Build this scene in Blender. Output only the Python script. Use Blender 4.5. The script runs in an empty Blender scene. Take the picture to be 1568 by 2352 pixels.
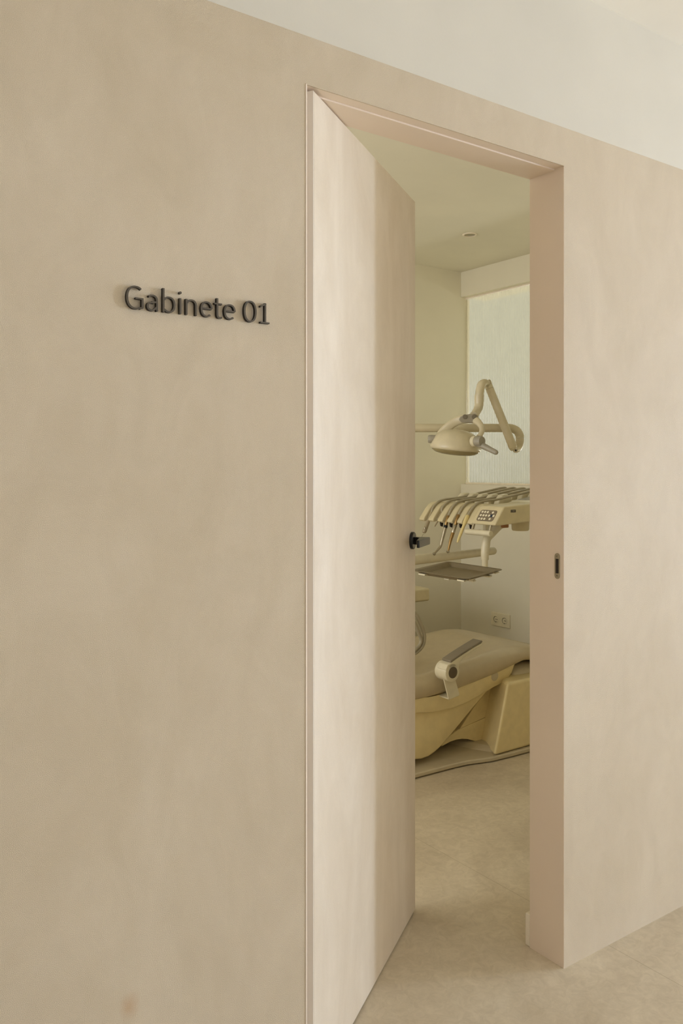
import bpy, bmesh, math, random
from mathutils import Vector, Matrix
C = bpy.context.scene.collection
PI = math.pi
random.seed(4)

# ------------------------------------------------------------------ camera frame (metres)
CAMX, CAMY, CAMZ = 0.0, -1.44, 1.315
FPX, CX, CY = 1916.0, 784.0, 1070.0          # for the 1568 x 2352 frame
FW, RT = (0.580, 0.8147), (0.8147, -0.580)

def on_y(px, py, Y):
    """point of the plane y = Y seen at a place of the photograph"""
    s = (px - CX) / FPX
    dx, dy = FW[0] + s * RT[0], FW[1] + s * RT[1]
    t = (Y - CAMY) / dy
    return Vector((dx * t, Y, CAMZ - (py - CY) / FPX * t))

def at_depth(px, py, d):
    s = (px - CX) / FPX
    return Vector(((FW[0] + s * RT[0]) * d, CAMY + (FW[1] + s * RT[1]) * d, CAMZ - (py - CY) / FPX * d))

# ------------------------------------------------------------------ materials
def lin(c):
    return tuple(((v / 255) / 12.92 if v / 255 <= .04045 else ((v / 255 + .055) / 1.055) ** 2.4) for v in c) + (1.0,)

def base_mat(name, col, rough=.5, metal=0.0, spec=.5):
    m = bpy.data.materials.new(name); m.use_nodes = True
    b = m.node_tree.nodes['Principled BSDF']
    b.inputs['Base Color'].default_value = lin(col)
    b.inputs['Roughness'].default_value = rough
    b.inputs['Metallic'].default_value = metal
    b.inputs['Specular IOR Level'].default_value = spec
    return m

def add_noise(nt, scale, detail=3, rough=.5, stretch=None, distort=0):
    co = nt.nodes.new('ShaderNodeTexCoord')
    n = nt.nodes.new('ShaderNodeTexNoise')
    n.inputs['Scale'].default_value = scale; n.inputs['Detail'].default_value = detail
    n.inputs['Roughness'].default_value = rough; n.inputs['Distortion'].default_value = distort
    if stretch:
        mp = nt.nodes.new('ShaderNodeMapping'); mp.inputs['Scale'].default_value = stretch
        nt.links.new(co.outputs['Object'], mp.inputs['Vector']); nt.links.new(mp.outputs['Vector'], n.inputs['Vector'])
    else:
        nt.links.new(co.outputs['Object'], n.inputs['Vector'])
    return n

def ramp(nt, src, p0, c0, p1, c1):
    r = nt.nodes.new('ShaderNodeValToRGB')
    r.color_ramp.elements[0].position = p0; r.color_ramp.elements[0].color = c0
    r.color_ramp.elements[1].position = p1; r.color_ramp.elements[1].color = c1
    nt.links.new(src, r.inputs['Fac'])
    return r

def mixc(nt, fac, a, b, mode='MIX'):
    m = nt.nodes.new('ShaderNodeMix'); m.data_type = 'RGBA'; m.blend_type = mode
    for sock, v in ((m.inputs[0], fac), (m.inputs[6], a), (m.inputs[7], b)):
        if hasattr(v, 'links'): nt.links.new(v, sock)
        else: sock.default_value = v
    return m.outputs[2]

def plaster(name, dark, light, grain=.5, grain_scale=330, streak=(1, 1, 1), rough=.7, stain=None):
    m = base_mat(name, dark, rough, 0, .3)
    nt = m.node_tree; b = nt.nodes['Principled BSDF']
    n1 = add_noise(nt, 2.6, 8, .66, streak, .9)
    r1 = ramp(nt, n1.outputs['Fac'], .30, lin(dark), .72, lin(light))
    n2 = add_noise(nt, 9, 5, .6, (1, 1, .55), 1.2)
    r2 = ramp(nt, n2.outputs['Fac'], .35, (.965, .96, .95, 1), .68, (1.02, 1.02, 1.02, 1))
    n3 = add_noise(nt, grain_scale, 2, .5)
    r3 = ramp(nt, n3.outputs['Fac'], .3, (.86, .855, .85, 1), .7, (1.08, 1.08, 1.08, 1))
    c = mixc(nt, 1.0, r1.outputs['Color'], r2.outputs['Color'], 'MULTIPLY')
    c = mixc(nt, grain, c, mixc(nt, 1.0, c, r3.outputs['Color'], 'MULTIPLY'))
    if stain:
        co = nt.nodes.new('ShaderNodeTexCoord'); vm = nt.nodes.new('ShaderNodeVectorMath'); vm.operation = 'SUBTRACT'; vm.inputs[1].default_value = stain
        nt.links.new(co.outputs['Object'], vm.inputs[0])
        mp = nt.nodes.new('ShaderNodeVectorMath'); mp.operation = 'MULTIPLY'; mp.inputs[1].default_value = (1, 1, .65); nt.links.new(vm.outputs[0], mp.inputs[0])
        ln = nt.nodes.new('ShaderNodeVectorMath'); ln.operation = 'LENGTH'; nt.links.new(mp.outputs[0], ln.inputs[0])
        wb = nt.nodes.new('ShaderNodeMath'); wb.operation = 'MULTIPLY_ADD'; wb.inputs[1].default_value = .014; nt.links.new(add_noise(nt, 55, 3).outputs['Fac'], wb.inputs[0]); nt.links.new(ln.outputs['Value'], wb.inputs[2])
        rs = ramp(nt, wb.outputs[0], .010, (.45, .45, .45, 1), .026, (0, 0, 0, 1))
        c = mixc(nt, rs.outputs['Color'], c, lin((178, 132, 84)))
    nt.links.new(c, b.inputs['Base Color'])
    bp = nt.nodes.new('ShaderNodeBump'); bp.inputs['Strength'].default_value = grain; bp.inputs['Distance'].default_value = .0012
    nt.links.new(n3.outputs['Fac'], bp.inputs['Height'])
    n4 = add_noise(nt, 14, 6, .55, (1, 1, .5), 1.5)
    bp2 = nt.nodes.new('ShaderNodeBump'); bp2.inputs['Strength'].default_value = .12; bp2.inputs['Distance'].default_value = .004
    nt.links.new(n4.outputs['Fac'], bp2.inputs['Height']); nt.links.new(bp2.outputs['Normal'], bp.inputs['Normal'])
    nt.links.new(bp.outputs['Normal'], b.inputs['Normal'])
    return m

def paint(name, col, rough=.6, bump=.06, spec=.35):
    m = base_mat(name, col, rough, 0, spec)
    nt = m.node_tree; b = nt.nodes['Principled BSDF']
    n = add_noise(nt, 2.2, 4)
    a = tuple(v * .965 for v in lin(col)[:3]) + (1,); d = tuple(min(1, v * 1.03) for v in lin(col)[:3]) + (1,)
    nt.links.new(ramp(nt, n.outputs['Fac'], .35, a, .65, d).outputs['Color'], b.inputs['Base Color'])
    n2 = add_noise(nt, 180, 3)
    bp = nt.nodes.new('ShaderNodeBump'); bp.inputs['Strength'].default_value = bump; bp.inputs['Distance'].default_value = .001
    nt.links.new(n2.outputs['Fac'], bp.inputs['Height']); nt.links.new(bp.outputs['Normal'], b.inputs['Normal'])
    return m

def plain(name, col, rough=.35, metal=0, spec=.5):
    m = base_mat(name, col, rough, metal, spec)
    nt = m.node_tree; b = nt.nodes['Principled BSDF']
    n = add_noise(nt, 25, 3)
    a = tuple(v * .96 for v in lin(col)[:3]) + (1,); d = tuple(min(1, v * 1.03) for v in lin(col)[:3]) + (1,)
    nt.links.new(ramp(nt, n.outputs['Fac'], .35, a, .65, d).outputs['Color'], b.inputs['Base Color'])
    return m

M = {}
M['plaster'] = plaster('beige_trowelled_plaster', (200, 183, 155), (210, 194, 168), .9, 900, (1, 1, .6), .62, tuple(on_y(296, 2311, 0)))
M['door_plaster'] = plaster('door_beige_plaster', (204, 187, 162), (220, 206, 185),   .35, 850, (1.6, 1.6, .5), .5)
M['white_band'] = paint('warm_white_paint', (209, 202, 186), .7, .12)
M['corridor_ceiling'] = paint('ceiling_warm_white', (241, 237, 228), .75, .05)
M['frame'] = paint('door_frame_paint', (230, 213, 194), .42, .02)
M['bead'] = paint('corner_bead_paint', (230, 214, 194), .38, .02)
M['edge'] = paint('door_edge_paint', (228, 218, 204), .45, .02)
M['room_wall'] = paint('clinic_wall_paint', (234, 229, 212), .6, .04)
M['room_ceiling'] = paint('clinic_ceiling_paint', (228, 224, 208), .75, .03)
M['skirting'] = plain('skirting_white', (236, 226, 208), .45)
M['sign'] = plain('sign_dark_bronze', (74, 62, 42), .55, 0)
M['sign_side_shade'] = plain('sign_shaded_side', (34, 27, 20), .6, .1)  # shade on the letter sides, put into a darker colour
M['black'] = plain('handle_black', (14, 12, 11), .32, .2)
M['handle_face'] = plain('handle_grey_and_sheen', (112, 108, 102), .35, .6)  # grey of the rose cover; on the lever it paints the lit sheen
M['steel'] = plain('brushed_steel', (176, 168, 150), .28, .9)
M['strike'] = plain('strike_nickel', (158, 146, 120), .45, .15)
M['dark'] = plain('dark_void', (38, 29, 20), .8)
M['cream'] = plain('cream_plastic', (210, 198, 162), .32)
M['cream_deep'] = plain('cream_lacquer_shell', (226, 209, 160), .38)
M['ivory'] = plain('ivory_plastic', (216, 208, 182), .3)
M['lamp_cream'] = plain('lamp_cream', (206, 196, 168), .3)
M['pad_grey'] = plain('grey_plastic', (156, 150, 136), .4)
M['pad_dark'] = plain('grey_button', (112, 104, 88), .45)
M['vinyl'] = plain('taupe_vinyl', (186, 171, 139), .29, 0, .55)
M['arm_pad'] = plain('armrest_grey_vinyl', (128, 118, 100), .35)
M['disk'] = plain('hub_disk', (92, 80, 60), .6)
M['plate'] = plain('base_grey_plastic', (192, 180, 152), .45)
M['hose'] = plain('grey_hose', (168, 159, 136), .45)
M['tray'] = plain('tray_grey', (122, 110, 86), .4)
M['tip'] = plain('yellowed_plastic', (220, 202, 142), .4)
M['brass'] = plain('brass_shank', (150, 122, 78), .3, .8)
M['amber'] = plain('amber_lever', (150, 100, 44), .4)
M['keypad'] = plain('keypad_grey', (128, 116, 96), .45)
M['blue'] = plain('keypad_blue', (20, 44, 72), .4)
M['lens'] = plain('lamp_lens', (146, 134, 96), .12, 0, .7)
M['socket'] = plain('socket_white', (236, 229, 206), .4)
M['light_off'] = plain('downlight_lens', (150, 138, 106), .3)

def floor_mat():
    m = base_mat('beige_stone_vinyl', (196, 178, 150), .5, 0, .4)
    nt = m.node_tree; b = nt.nodes['Principled BSDF']
    n1 = add_noise(nt, 3.0, 8, .65, None, .8)
    r1 = ramp(nt, n1.outputs['Fac'], .32, lin((188, 174, 150)), .7, lin((210, 197, 173)))
    n2 = add_noise(nt, 26, 6, .7, None, 1.5)
    r2 = ramp(nt, n2.outputs['Fac'], .36, (.90, .89, .87, 1), .64, (1.05, 1.05, 1.05, 1))
    n3 = add_noise(nt, 70, 3, .6)
    r3 = ramp(nt, n3.outputs['Fac'], .72, (1, 1, 1, 1), .80, (.86, .83, .78, 1))
    c = mixc(nt, 1.0, r1.outputs['Color'], r2.outputs['Color'], 'MULTIPLY')
    c = mixc(nt, 1.0, c, r3.outputs['Color'], 'MULTIPLY')
    # tile joints, 0.9 m x 1.8 m
    co = nt.nodes.new('ShaderNodeTexCoord'); sp = nt.nodes.new('ShaderNodeSeparateXYZ')
    nt.links.new(co.outputs['Object'], sp.inputs['Vector'])
    def line(sock, off, period, w):
        a = nt.nodes.new('ShaderNodeMath'); a.operation = 'SUBTRACT'; a.inputs[1].default_value = off; nt.links.new(sock, a.inputs[0])
        p = nt.nodes.new('ShaderNodeMath'); p.operation = 'PINGPONG'; p.inputs[1].default_value = period / 2; nt.links.new(a.outputs[0], p.inputs[0])
        l = nt.nodes.new('ShaderNodeMath'); l.operation = 'LESS_THAN'; l.inputs[1].default_value = w; nt.links.new(p.outputs[0], l.inputs[0])
        return l.outputs[0]
    mx = nt.nodes.new('ShaderNodeMath'); mx.operation = 'MAXIMUM'
    nt.links.new(line(sp.outputs['X'], 1.9235, .93, .0009), mx.inputs[0]); nt.links.new(line(sp.outputs['Y'], 1.45, 1.86, .0009), mx.inputs[1])
    c = mixc(nt, mx.outputs[0], c, mixc(nt, 1.0, c, (.72, .69, .64, 1), 'MULTIPLY'))
    nt.links.new(c, b.inputs['Base Color'])
    bp = nt.nodes.new('ShaderNodeBump'); bp.inputs['Strength'].default_value = .10; bp.inputs['Distance'].default_value = .001
    nt.links.new(n2.outputs['Fac'], bp.inputs['Height']); nt.links.new(bp.outputs['Normal'], b.inputs['Normal'])
    return m
M['floor'] = floor_mat()

def glass_mat():
    m = bpy.data.materials.new('reeded_frosted_glass'); m.use_nodes = True
    nt = m.node_tree; nt.nodes.remove(nt.nodes['Principled BSDF'])
    out = nt.nodes['Material Output']
    tl = nt.nodes.new('ShaderNodeBsdfTranslucent'); tl.inputs['Color'].default_value = (.82, .81, .67, 1)
    df = nt.nodes.new('ShaderNodeBsdfDiffuse'); df.inputs['Color'].default_value = (.82, .81, .67, 1)
    tp = nt.nodes.new('ShaderNodeBsdfTransparent'); tp.inputs['Color'].default_value = (.95, .95, .81, 1)
    gl = nt.nodes.new('ShaderNodeBsdfGlossy'); gl.inputs['Roughness'].default_value = .15
    n = add_noise(nt, 8, 2)
    a = nt.nodes.new('ShaderNodeMixShader'); a.inputs[0].default_value = .45
    nt.links.new(tl.outputs[0], a.inputs[1]); nt.links.new(df.outputs[0], a.inputs[2])
    b = nt.nodes.new('ShaderNodeMixShader')
    r = ramp(nt, n.outputs['Fac'], .3, (.53, .53, .53, 1), .7, (.58, .58, .58, 1))
    nt.links.new(r.outputs['Color'], b.inputs[0])
    nt.links.new(a.outputs[0], b.inputs[1]); nt.links.new(tp.outputs[0], b.inputs[2])
    c = nt.nodes.new('ShaderNodeMixShader')
    c.inputs[0].default_value = .06; nt.links.new(b.outputs[0], c.inputs[1]); nt.links.new(gl.outputs[0], c.inputs[2])
    nt.links.new(c.outputs[0], out.inputs['Surface'])
    return m
M['glass'] = glass_mat()

# ------------------------------------------------------------------ object helpers
LOC = {}
def link_obj(o, loc):
    C.objects.link(o); LOC[o.name] = Vector(loc)
    return o

def root(name, label, cat, loc, group=None, kind=None):
    o = bpy.data.objects.new(name, None); o.empty_display_size = .05
    link_obj(o, loc); o.location = loc
    o['label'] = label; o['category'] = cat
    if group: o['group'] = group
    if kind: o['kind'] = kind
    return o

def tag(o, label, cat=None, group=None, kind=None):
    o['label'] = label
    if cat: o['category'] = cat
    if group: o['group'] = group
    if kind: o['kind'] = kind
    return o

def add(name, bm, mats, parent=None, smooth=40, label=None, loc=(0, 0, 0), bevel=0, seg=2, recalc=True):
    """link a bmesh given in world coordinates as ONE mesh object"""
    if recalc: bmesh.ops.recalc_face_normals(bm, faces=bm.faces[:])
    L = LOC[parent.name] if parent else Vector(loc)
    bmesh.ops.translate(bm, verts=bm.verts[:], vec=-L)
    me = bpy.data.meshes.new(name); bm.to_mesh(me); bm.free()
    for m in (mats if isinstance(mats, (list, tuple)) else [mats]): me.materials.append(M[m])
    o = bpy.data.objects.new(name, me); link_obj(o, L)
    if parent: o.parent = parent
    else: o.location = L
    if smooth:
        for p in me.polygons: p.use_smooth = True
        try: me.set_sharp_from_angle(angle=math.radians(smooth))
        except Exception: pass
    if bevel:
        b = o.modifiers.new('bevel', 'BEVEL'); b.width = bevel; b.segments = seg; b.limit_method = 'ANGLE'; b.angle_limit = math.radians(35)
        b.harden_normals = False
    if label: o['label'] = label
    return o

def box(bm, x0, x1, y0, y1, z0, z1, mi=0):
    vs = [bm.verts.new((x, y, z)) for x in (x0, x1) for y in (y0, y1) for z in (z0, z1)]
    fs = [(0, 1, 3, 2), (4, 6, 7, 5), (0, 4, 5, 1), (2, 3, 7, 6), (0, 2, 6, 4), (1, 5, 7, 3)]
    out = [bm.faces.new([vs[i] for i in f]) for f in fs]
    for f in out: f.material_index = mi
    return out     # -x, +x, -y, +y, -z, +z

def hexa(bm, bottom, top):
    """solid between two loops of equally many points"""
    a = [bm.verts.new(p) for p in bottom]; b = [bm.verts.new(p) for p in top]
    n = len(a)
    for i in range(n): bm.faces.new((a[i], a[(i + 1) % n], b[(i + 1) % n], b[i]))
    bm.faces.new(a[::-1]); bm.faces.new(b)

def loft(bm, rings, cap=True, closed=True):
    vs = [[bm.verts.new(p) for p in r] for r in rings]
    n = len(vs[0])
    for a, b in zip(vs[:-1], vs[1:]):
        for i in range(n if closed else n - 1):
            bm.faces.new((a[i], a[(i + 1) % n], b[(i + 1) % n], b[i]))
    if cap:
        bm.faces.new(vs[0][::-1]); bm.faces.new(vs[-1])
    return vs

def prism_y(bm, poly, y0, y1, inset=0):
    """(x, z) polygon extruded along y"""
    hexa(bm, [(x, y0, z) for x, z in poly], [(x, y1, z) for x, z in poly])

def frame_of(d):
    d = Vector(d).normalized()
    u = d.cross(Vector((0, 0, 1)))
    if u.length < 1e-4: u = d.cross(Vector((0, 1, 0)))
    u.normalize(); return d, u, d.cross(u).normalized()

def cyl(bm, p, q, r0, r1=None, n=24):
    r1 = r0 if r1 is None else r1
    p, q = Vector(p), Vector(q)
    d, u, v = frame_of(q - p)
    ring = lambda c, r: [c + u * (r * math.cos(2 * PI * k / n)) + v * (r * math.sin(2 * PI * k / n)) for k in range(n)]
    loft(bm, [ring(p, r0), ring(q, r1)])

def lathe(bm, p, axis, prof, n=28):
    """prof: (distance along the axis, radius)"""
    p = Vector(p); d, u, v = frame_of(axis)
    rings = [[p + d * h + u * (max(r, 1e-4) * math.cos(2 * PI * k / n)) + v * (max(r, 1e-4) * math.sin(2 * PI * k / n)) for k in range(n)] for h, r in prof]
    loft(bm, rings)

def spline(pts, per=8):
    P = [Vector(p) for p in pts]
    P = [P[0] * 2 - P[1]] + P + [P[-1] * 2 - P[-2]]
    out = []
    for i in range(1, len(P) - 2):
        for k in range(per):
            t = k / per
            a, b, c, d = P[i - 1:i + 3]
            out.append(.5 * ((2 * b) + (c - a) * t + (2 * a - 5 * b + 4 * c - d) * t * t + (3 * b - a - 3 * c + d) * t ** 3))
    out.append(P[-2]); return out

def tube(bm, pts, r, n=14, per=8, smooth=True):
    path = spline(pts, per) if smooth else [Vector(p) for p in pts]
    m = len(path)
    rad = (lambda i: r) if not isinstance(r, (list, tuple)) else None
    if rad is None:
        def rad(i):
            t = i / (m - 1) * (len(r) - 1); k = min(int(t), len(r) - 2)
            return r[k] + (r[k + 1] - r[k]) * (t - k)
    d0 = (path[1] - path[0]).normalized(); _, u, v = frame_of(d0)
    rings = []
    for i, p in enumerate(path):
        d = (path[min(i + 1, m - 1)] - path[max(i - 1, 0)]).normalized()
        u = (u - d * u.dot(d)).normalized(); v = d.cross(u)
        rings.append([p + u * (rad(i) * math.cos(2 * PI * k / n)) + v * (rad(i) * math.sin(2 * PI * k / n)) for k in range(n)])
    loft(bm, rings)

def ellipsoid(bm, c, rx, ry, rz, n=24, m=14):
    r = bmesh.ops.create_uvsphere(bm, u_segments=n, v_segments=m, radius=1)
    bmesh.ops.scale(bm, verts=r['verts'], vec=(rx, ry, rz)); bmesh.ops.translate(bm, verts=r['verts'], vec=c)
    return r['verts']

def new(): return bmesh.new()

# ------------------------------------------------------------------ SETTING
DX0, DX1, DH, TH = .936, 1.739, 2.10, .117         # door opening, wall thickness
RC = 2.57                                           # ceiling height
RX0, RX1, RY1 = -1.3, 3.77, 2.52                    # treatment room
WX = 3.816                                          # plane of the reeded glass

bm = new(); box(bm, -3.2, 9.6, -4.7, 2.8, -.06, 0)
tag(add('floor', bm, 'floor', smooth=0), 'beige stone-look vinyl floor running from corridor into room', kind='structure')

bm = new()
LI = .0016   # lining thickness
for (x0, x1, z0, z1) in ((-3.2, DX0 - LI, 0, 2.2), (DX1 + LI, 9.6, 0, 2.2), (DX0 - LI, DX1 + LI, DH + LI, 2.2)):
    f = box(bm, x0, x1, 0, TH, z0, z1); f[3].material_index = 1
tag(add('wall_corridor', bm, ['plaster', 'room_wall'], smooth=0), 'beige textured plaster wall around the open door', kind='structure')
bm = new(); f = box(bm, -3.2, 9.6, .0012, TH, 2.2, RC); f[3].material_index = 1
tag(add('wall_corridor_upper', bm, ['white_band', 'room_wall'], smooth=0), 'smooth warm white band above the beige plaster', kind='structure')
bm = new(); box(bm, -3.2, 9.6, -4.7, TH, RC, RC + .08)
tag(add('ceiling_corridor', bm, 'corridor_ceiling', smooth=0), 'pale flat corridor ceiling in the top right corner', kind='structure')
bm = new(); box(bm, RX0 - .1, RX1 + .3, TH, 2.8, RC, RC + .08)
tag(add('ceiling_room', bm, 'room_ceiling', smooth=0), 'pale green-tinted ceiling of the treatment room', kind='structure')
# corridor surroundings, behind and beside the photographer
bm = new()
for (x0, x1, z0, z1) in ((-3.2, -1.2, 0, RC), (4.0, 9.6, 0, RC), (-1.2, 4.0, 0, .25), (-1.2, 4.0, 2.35, RC)):
    box(bm, x0, x1, -4.7, -4.6, z0, z1)
tag(add('wall_opposite', bm, 'white_band', smooth=0), 'corridor wall opposite the door with a wide window added for fill light', kind='structure')
bm = new(); box(bm, -3.2, -3.1, -4.6, 0, 0, RC)
tag(add('wall_corridor_end', bm, 'white_band', smooth=0), 'white end wall of the corridor', kind='structure')
bm = new()
for (y0, y1, z0, z1) in ((-4.6, -4.2, 0, RC), (-.12, 0, 0, RC), (-3.7, -2.95, .1, 2.45), (-4.2, -.12, 0, .1), (-4.2, -.12, 2.45, RC)):
    box(bm, 9.5, 9.6, y0, y1, z0, z1)
tag(add('wall_window_end', bm, 'white_band', smooth=0), 'far end wall of the corridor with tall glazing', kind='structure')


# treatment room
bm = new()
for (x0, x1, z0, z1) in ((RX0 - .1, -1.0, 0, RC), (.7, WX + .012, 0, RC), (-1.0, .7, 0, .85), (-1.0, .7, 2.35, RC)):
    box(bm, x0, x1, RY1, RY1 + .12, z0, z1)
tag(add('wall_back', bm, 'room_wall', smooth=0), 'cream rear wall of the treatment room', kind='structure')
bm = new()
box(bm, RX1, RX1 + .22, TH, RY1, 0, 1.196); box(bm, RX1, RX1 + .22, TH, RY1, 2.41, RC)
box(bm, RX1, RX1 + .22, TH, .55, 1.196, 2.41)
tag(add('wall_right', bm, 'room_wall', smooth=0), 'cream wall below and above the reeded window', kind='structure')
bm = new(); box(bm, RX0 - .1, RX0, TH, .5, 0, RC); box(bm, RX0 - .1, RX0, 2.3, RY1, 0, RC); box(bm, RX0 - .1, RX0, .5, 2.3, 0, .85); box(bm, RX0 - .1, RX0, .5, 2.3, 2.35, RC)
tag(add('wall_left', bm, 'room_wall', smooth=0), 'cream left wall of the treatment room', kind='structure')

# reeded glass window
win = root('window_1', 'tall reeded frosted glass window set in a shallow recess', 'window', (WX, 1.5, 1.196), kind='structure')
bm = new()
pitch, amp = .0142, .0034
y0, y1 = .565, RY1 - .004
n = int((y1 - y0) / pitch) * 8
front = []
for i in range(n + 1):
    y = y0 + (y1 - y0) * i / n
    front.append((WX - amp * (.5 - .5 * math.cos(2 * PI * (y - y0) / pitch)), y))
va = [bm.verts.new((x, y, 1.205)) for x, y in front]; vb = [bm.verts.new((x, y, 2.398)) for x, y in front]
for i in range(n): bm.faces.new((va[i], va[i + 1], vb[i + 1], vb[i]))
add('reeded_pane', bm, 'glass', win, smooth=175)
bm = new()
box(bm, WX - .010, WX + .02, .552, RY1 - .001, 2.401, 2.4095); box(bm, WX - .008, WX + .02, .552, RY1 - .001, 1.1965, 1.208)
box(bm, WX - .004, WX + .02, .552, .566, 1.208, 2.395); box(bm, WX + .004, WX + .02, RY1 - .010, RY1 - .001, 1.208, 2.395)
add('window_frame', bm, 'skirting', win, smooth=0)

# baseboards
def baseboard(name, x0, x1, y0, y1, label):
    bm = new(); box(bm, x0, x1, y0, y1, .0, .088)
    return tag(add(name, bm, 'skirting', smooth=0, bevel=.003), label, kind='structure')
baseboard('baseboard_front', DX1 + .001, RX1, TH, TH + .018, 'short white skirting end beside the right door jamb')
baseboard('baseboard_front_left', RX0, .89, TH, TH + .018, 'white skirting behind the open door')
baseboard('baseboard_back', RX0, RX1, RY1 - .016, RY1, 'white skirting along the rear wall')
baseboard('baseboard_right', RX1 - .016, RX1, TH + .018, RY1 - .016, 'white skirting under the reeded window')

# door frame
fr = root('trim_1', 'smooth beige door frame lining the opening', 'door frame', ((DX0 + DX1) / 2, 0, 0), kind='structure')
bm = new(); box(bm, DX1, DX1 + LI, .0003, TH, 0, DH)
add('right_lining', bm, 'frame', fr, smooth=0)
bm = new(); box(bm, DX0 - LI, DX1 + LI, .0025, .031, DH, DH + LI); box(bm, DX0 - LI, DX1 + LI, .031, TH, DH - .0035, DH + LI)
add('head_lining', bm, 'frame', fr, smooth=0, bevel=.0016)
bm = new(); box(bm, DX0 - LI, DX0 - .0004, .0025, TH, 0, DH)
add('left_lining', bm, 'frame', fr, smooth=0)
bm = new()
box(bm, DX0 - LI, DX0 + .0016, -.0012, .0025, 0, DH)
box(bm, DX0 - LI, DX1 + LI, -.0006, .0025, DH - .0006, DH + LI, 1)
add('corner_bead', bm, ['bead', 'plaster'], fr, smooth=0)

# strike plate on the right jamb
def stadium(cy, cz, w, h, n=10):
    pts = []
    for k in range(n + 1):
        a = PI * k / n; pts.append((cy + w / 2 * math.cos(a), cz + h / 2 - w / 2 + w / 2 * math.sin(a)))
    for k in range(n + 1):
        a = PI + PI * k / n; pts.append((cy + w / 2 * math.cos(a), cz - h / 2 + w / 2 + w / 2 * math.sin(a)))
    return pts
SY, SZ = .0215, 1.0510
bm = new(); p = stadium(SY, SZ, .0175, .068)
hexa(bm, [(DX1 + .001, y, z) for y, z in p], [(DX1 - .0018, y, z) for y, z in p])
sp = add('strike_plate', bm, 'strike', fr, smooth=30, bevel=.0006, label='grey metal strike plate')
bm = new(); box(bm, DX1 - .0024, DX1 - .001, SY - .0052, SY + .0042, SZ - .019, SZ + .019)
add('latch_slot', bm, 'dark', sp, smooth=0)
for dz in (.0255, -.0255):
    bm = new(); lathe(bm, (DX1 - .0014, SY, SZ + dz), (-1, 0, 0), [(0, .0052), (.0010, .0052), (.0012, .0034), (.0006, .0030), (.0006, 0)], 18)
    s = add('screw', bm, 'strike', sp)
    bm = new(); lathe(bm, (DX1 - .0017, SY, SZ + dz), (-1, 0, 0), [(0, .0013), (.0008, .0013), (.0009, 0)], 10)
    add('screw', bm, 'dark', sp)

# ------------------------------------------------------------------ DOOR LEAF
HX, HY = .957, .004
dd = Vector((.647, .435, 0)).normalized(); dn = Vector((dd.y, -dd.x, 0))     # along the leaf, out towards the corridor
DW, DT = .782, .030
def D(u, w, z): return Vector((HX, HY, 0)) + dd * u + dn * w + Vector((0, 0, z))
door = root('door_1', 'beige plaster-faced door leaf standing half open into the room', 'door', (HX, HY, 0), kind='structure')
def leaf_box(bm, u0, u1, w0, w1, z0, z1):
    hexa(bm, [D(u0, w0, z0), D(u1, w0, z0), D(u1, w1, z0), D(u0, w1, z0)], [D(u0, w0, z1), D(u1, w0, z1), D(u1, w1, z1), D(u0, w1, z1)])
bm = new(); leaf_box(bm, .0015, DW, -DT, 0, .006, 2.094)
add('door_panel', bm, 'door_plaster', door, smooth=0, bevel=.0014)
bm = new(); leaf_box(bm, -.0005, .0014, -DT, -.0006, .006, 2.094)
add('edge_band', bm, 'edge', door, smooth=0)
# handle: rosette, stem, flat lever
HU, HZ = .742, 1.098
bm = new(); lathe(bm, D(HU, 0, HZ), dn, [(0, .0252), (.0065, .0252), (.0080, .0240), (.0080, 0)], 40)
han = add('door_handle', bm, 'black', door, label='black lever handle on a round rose')
bm = new(); lathe(bm, D(HU, .0078, HZ), dn, [(0, .0215), (.0006, .0215), (.0007, 0)], 36)
add('rose_cover', bm, 'handle_face', han, label='grey rose cover')
bm = new(); cyl(bm, D(HU, .0082, HZ), D(HU, .050, HZ), .0095, .0095, 24)
add('neck', bm, 'black', han)
bm = new()
prof = []
def rr(u0, u1, z0, z1, r, n=5):
    pts = []
    for (cu, cz, a0) in ((u1 - r, z1 - r, 0), (u0 + r, z1 - r, 90), (u0 + r, z0 + r, 180), (u1 - r, z0 + r, 270)):
        for k in range(n + 1):
            a = math.radians(a0 + 90 * k / n); pts.append((cu + r * math.cos(a), cz + r * math.sin(a)))
    return pts
plan = [(HU + .010, .0085), (HU + .010, .052), (HU - .104, .052), (HU - .106, .050), (HU - .106, .046), (HU - .102, .0435), (HU - .022, .0290), (HU - .012, .0200), (HU - .010, .0085)]
hexa(bm, [D(u, w, HZ - .0105) for u, w in plan], [D(u, w, HZ + .0105) for u, w in plan])
add('lever', bm, 'black', han, smooth=30, bevel=.0008)
bm = new(); pl = rr(HU - .1050, HU + .0090, HZ - .0096, HZ + .0096, .0035)
hexa(bm, [D(u, .0519, z) for u, z in pl], [D(u, .0528, z) for u, z in pl])
add('lever_sheen', bm, 'handle_face', han, smooth=30, label='lit grey sheen painted on the black lever')
bm = new(); lathe(bm, D(HU - .0225, .0292, HZ + .0), (-dd * .8 - dn * .6), [(-.004, .003), (.0, .003), (.0004, .0022), (-.0006, .0018), (-.0006, 0)], 14)
add('set_screw', bm, 'steel', han)

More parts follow.
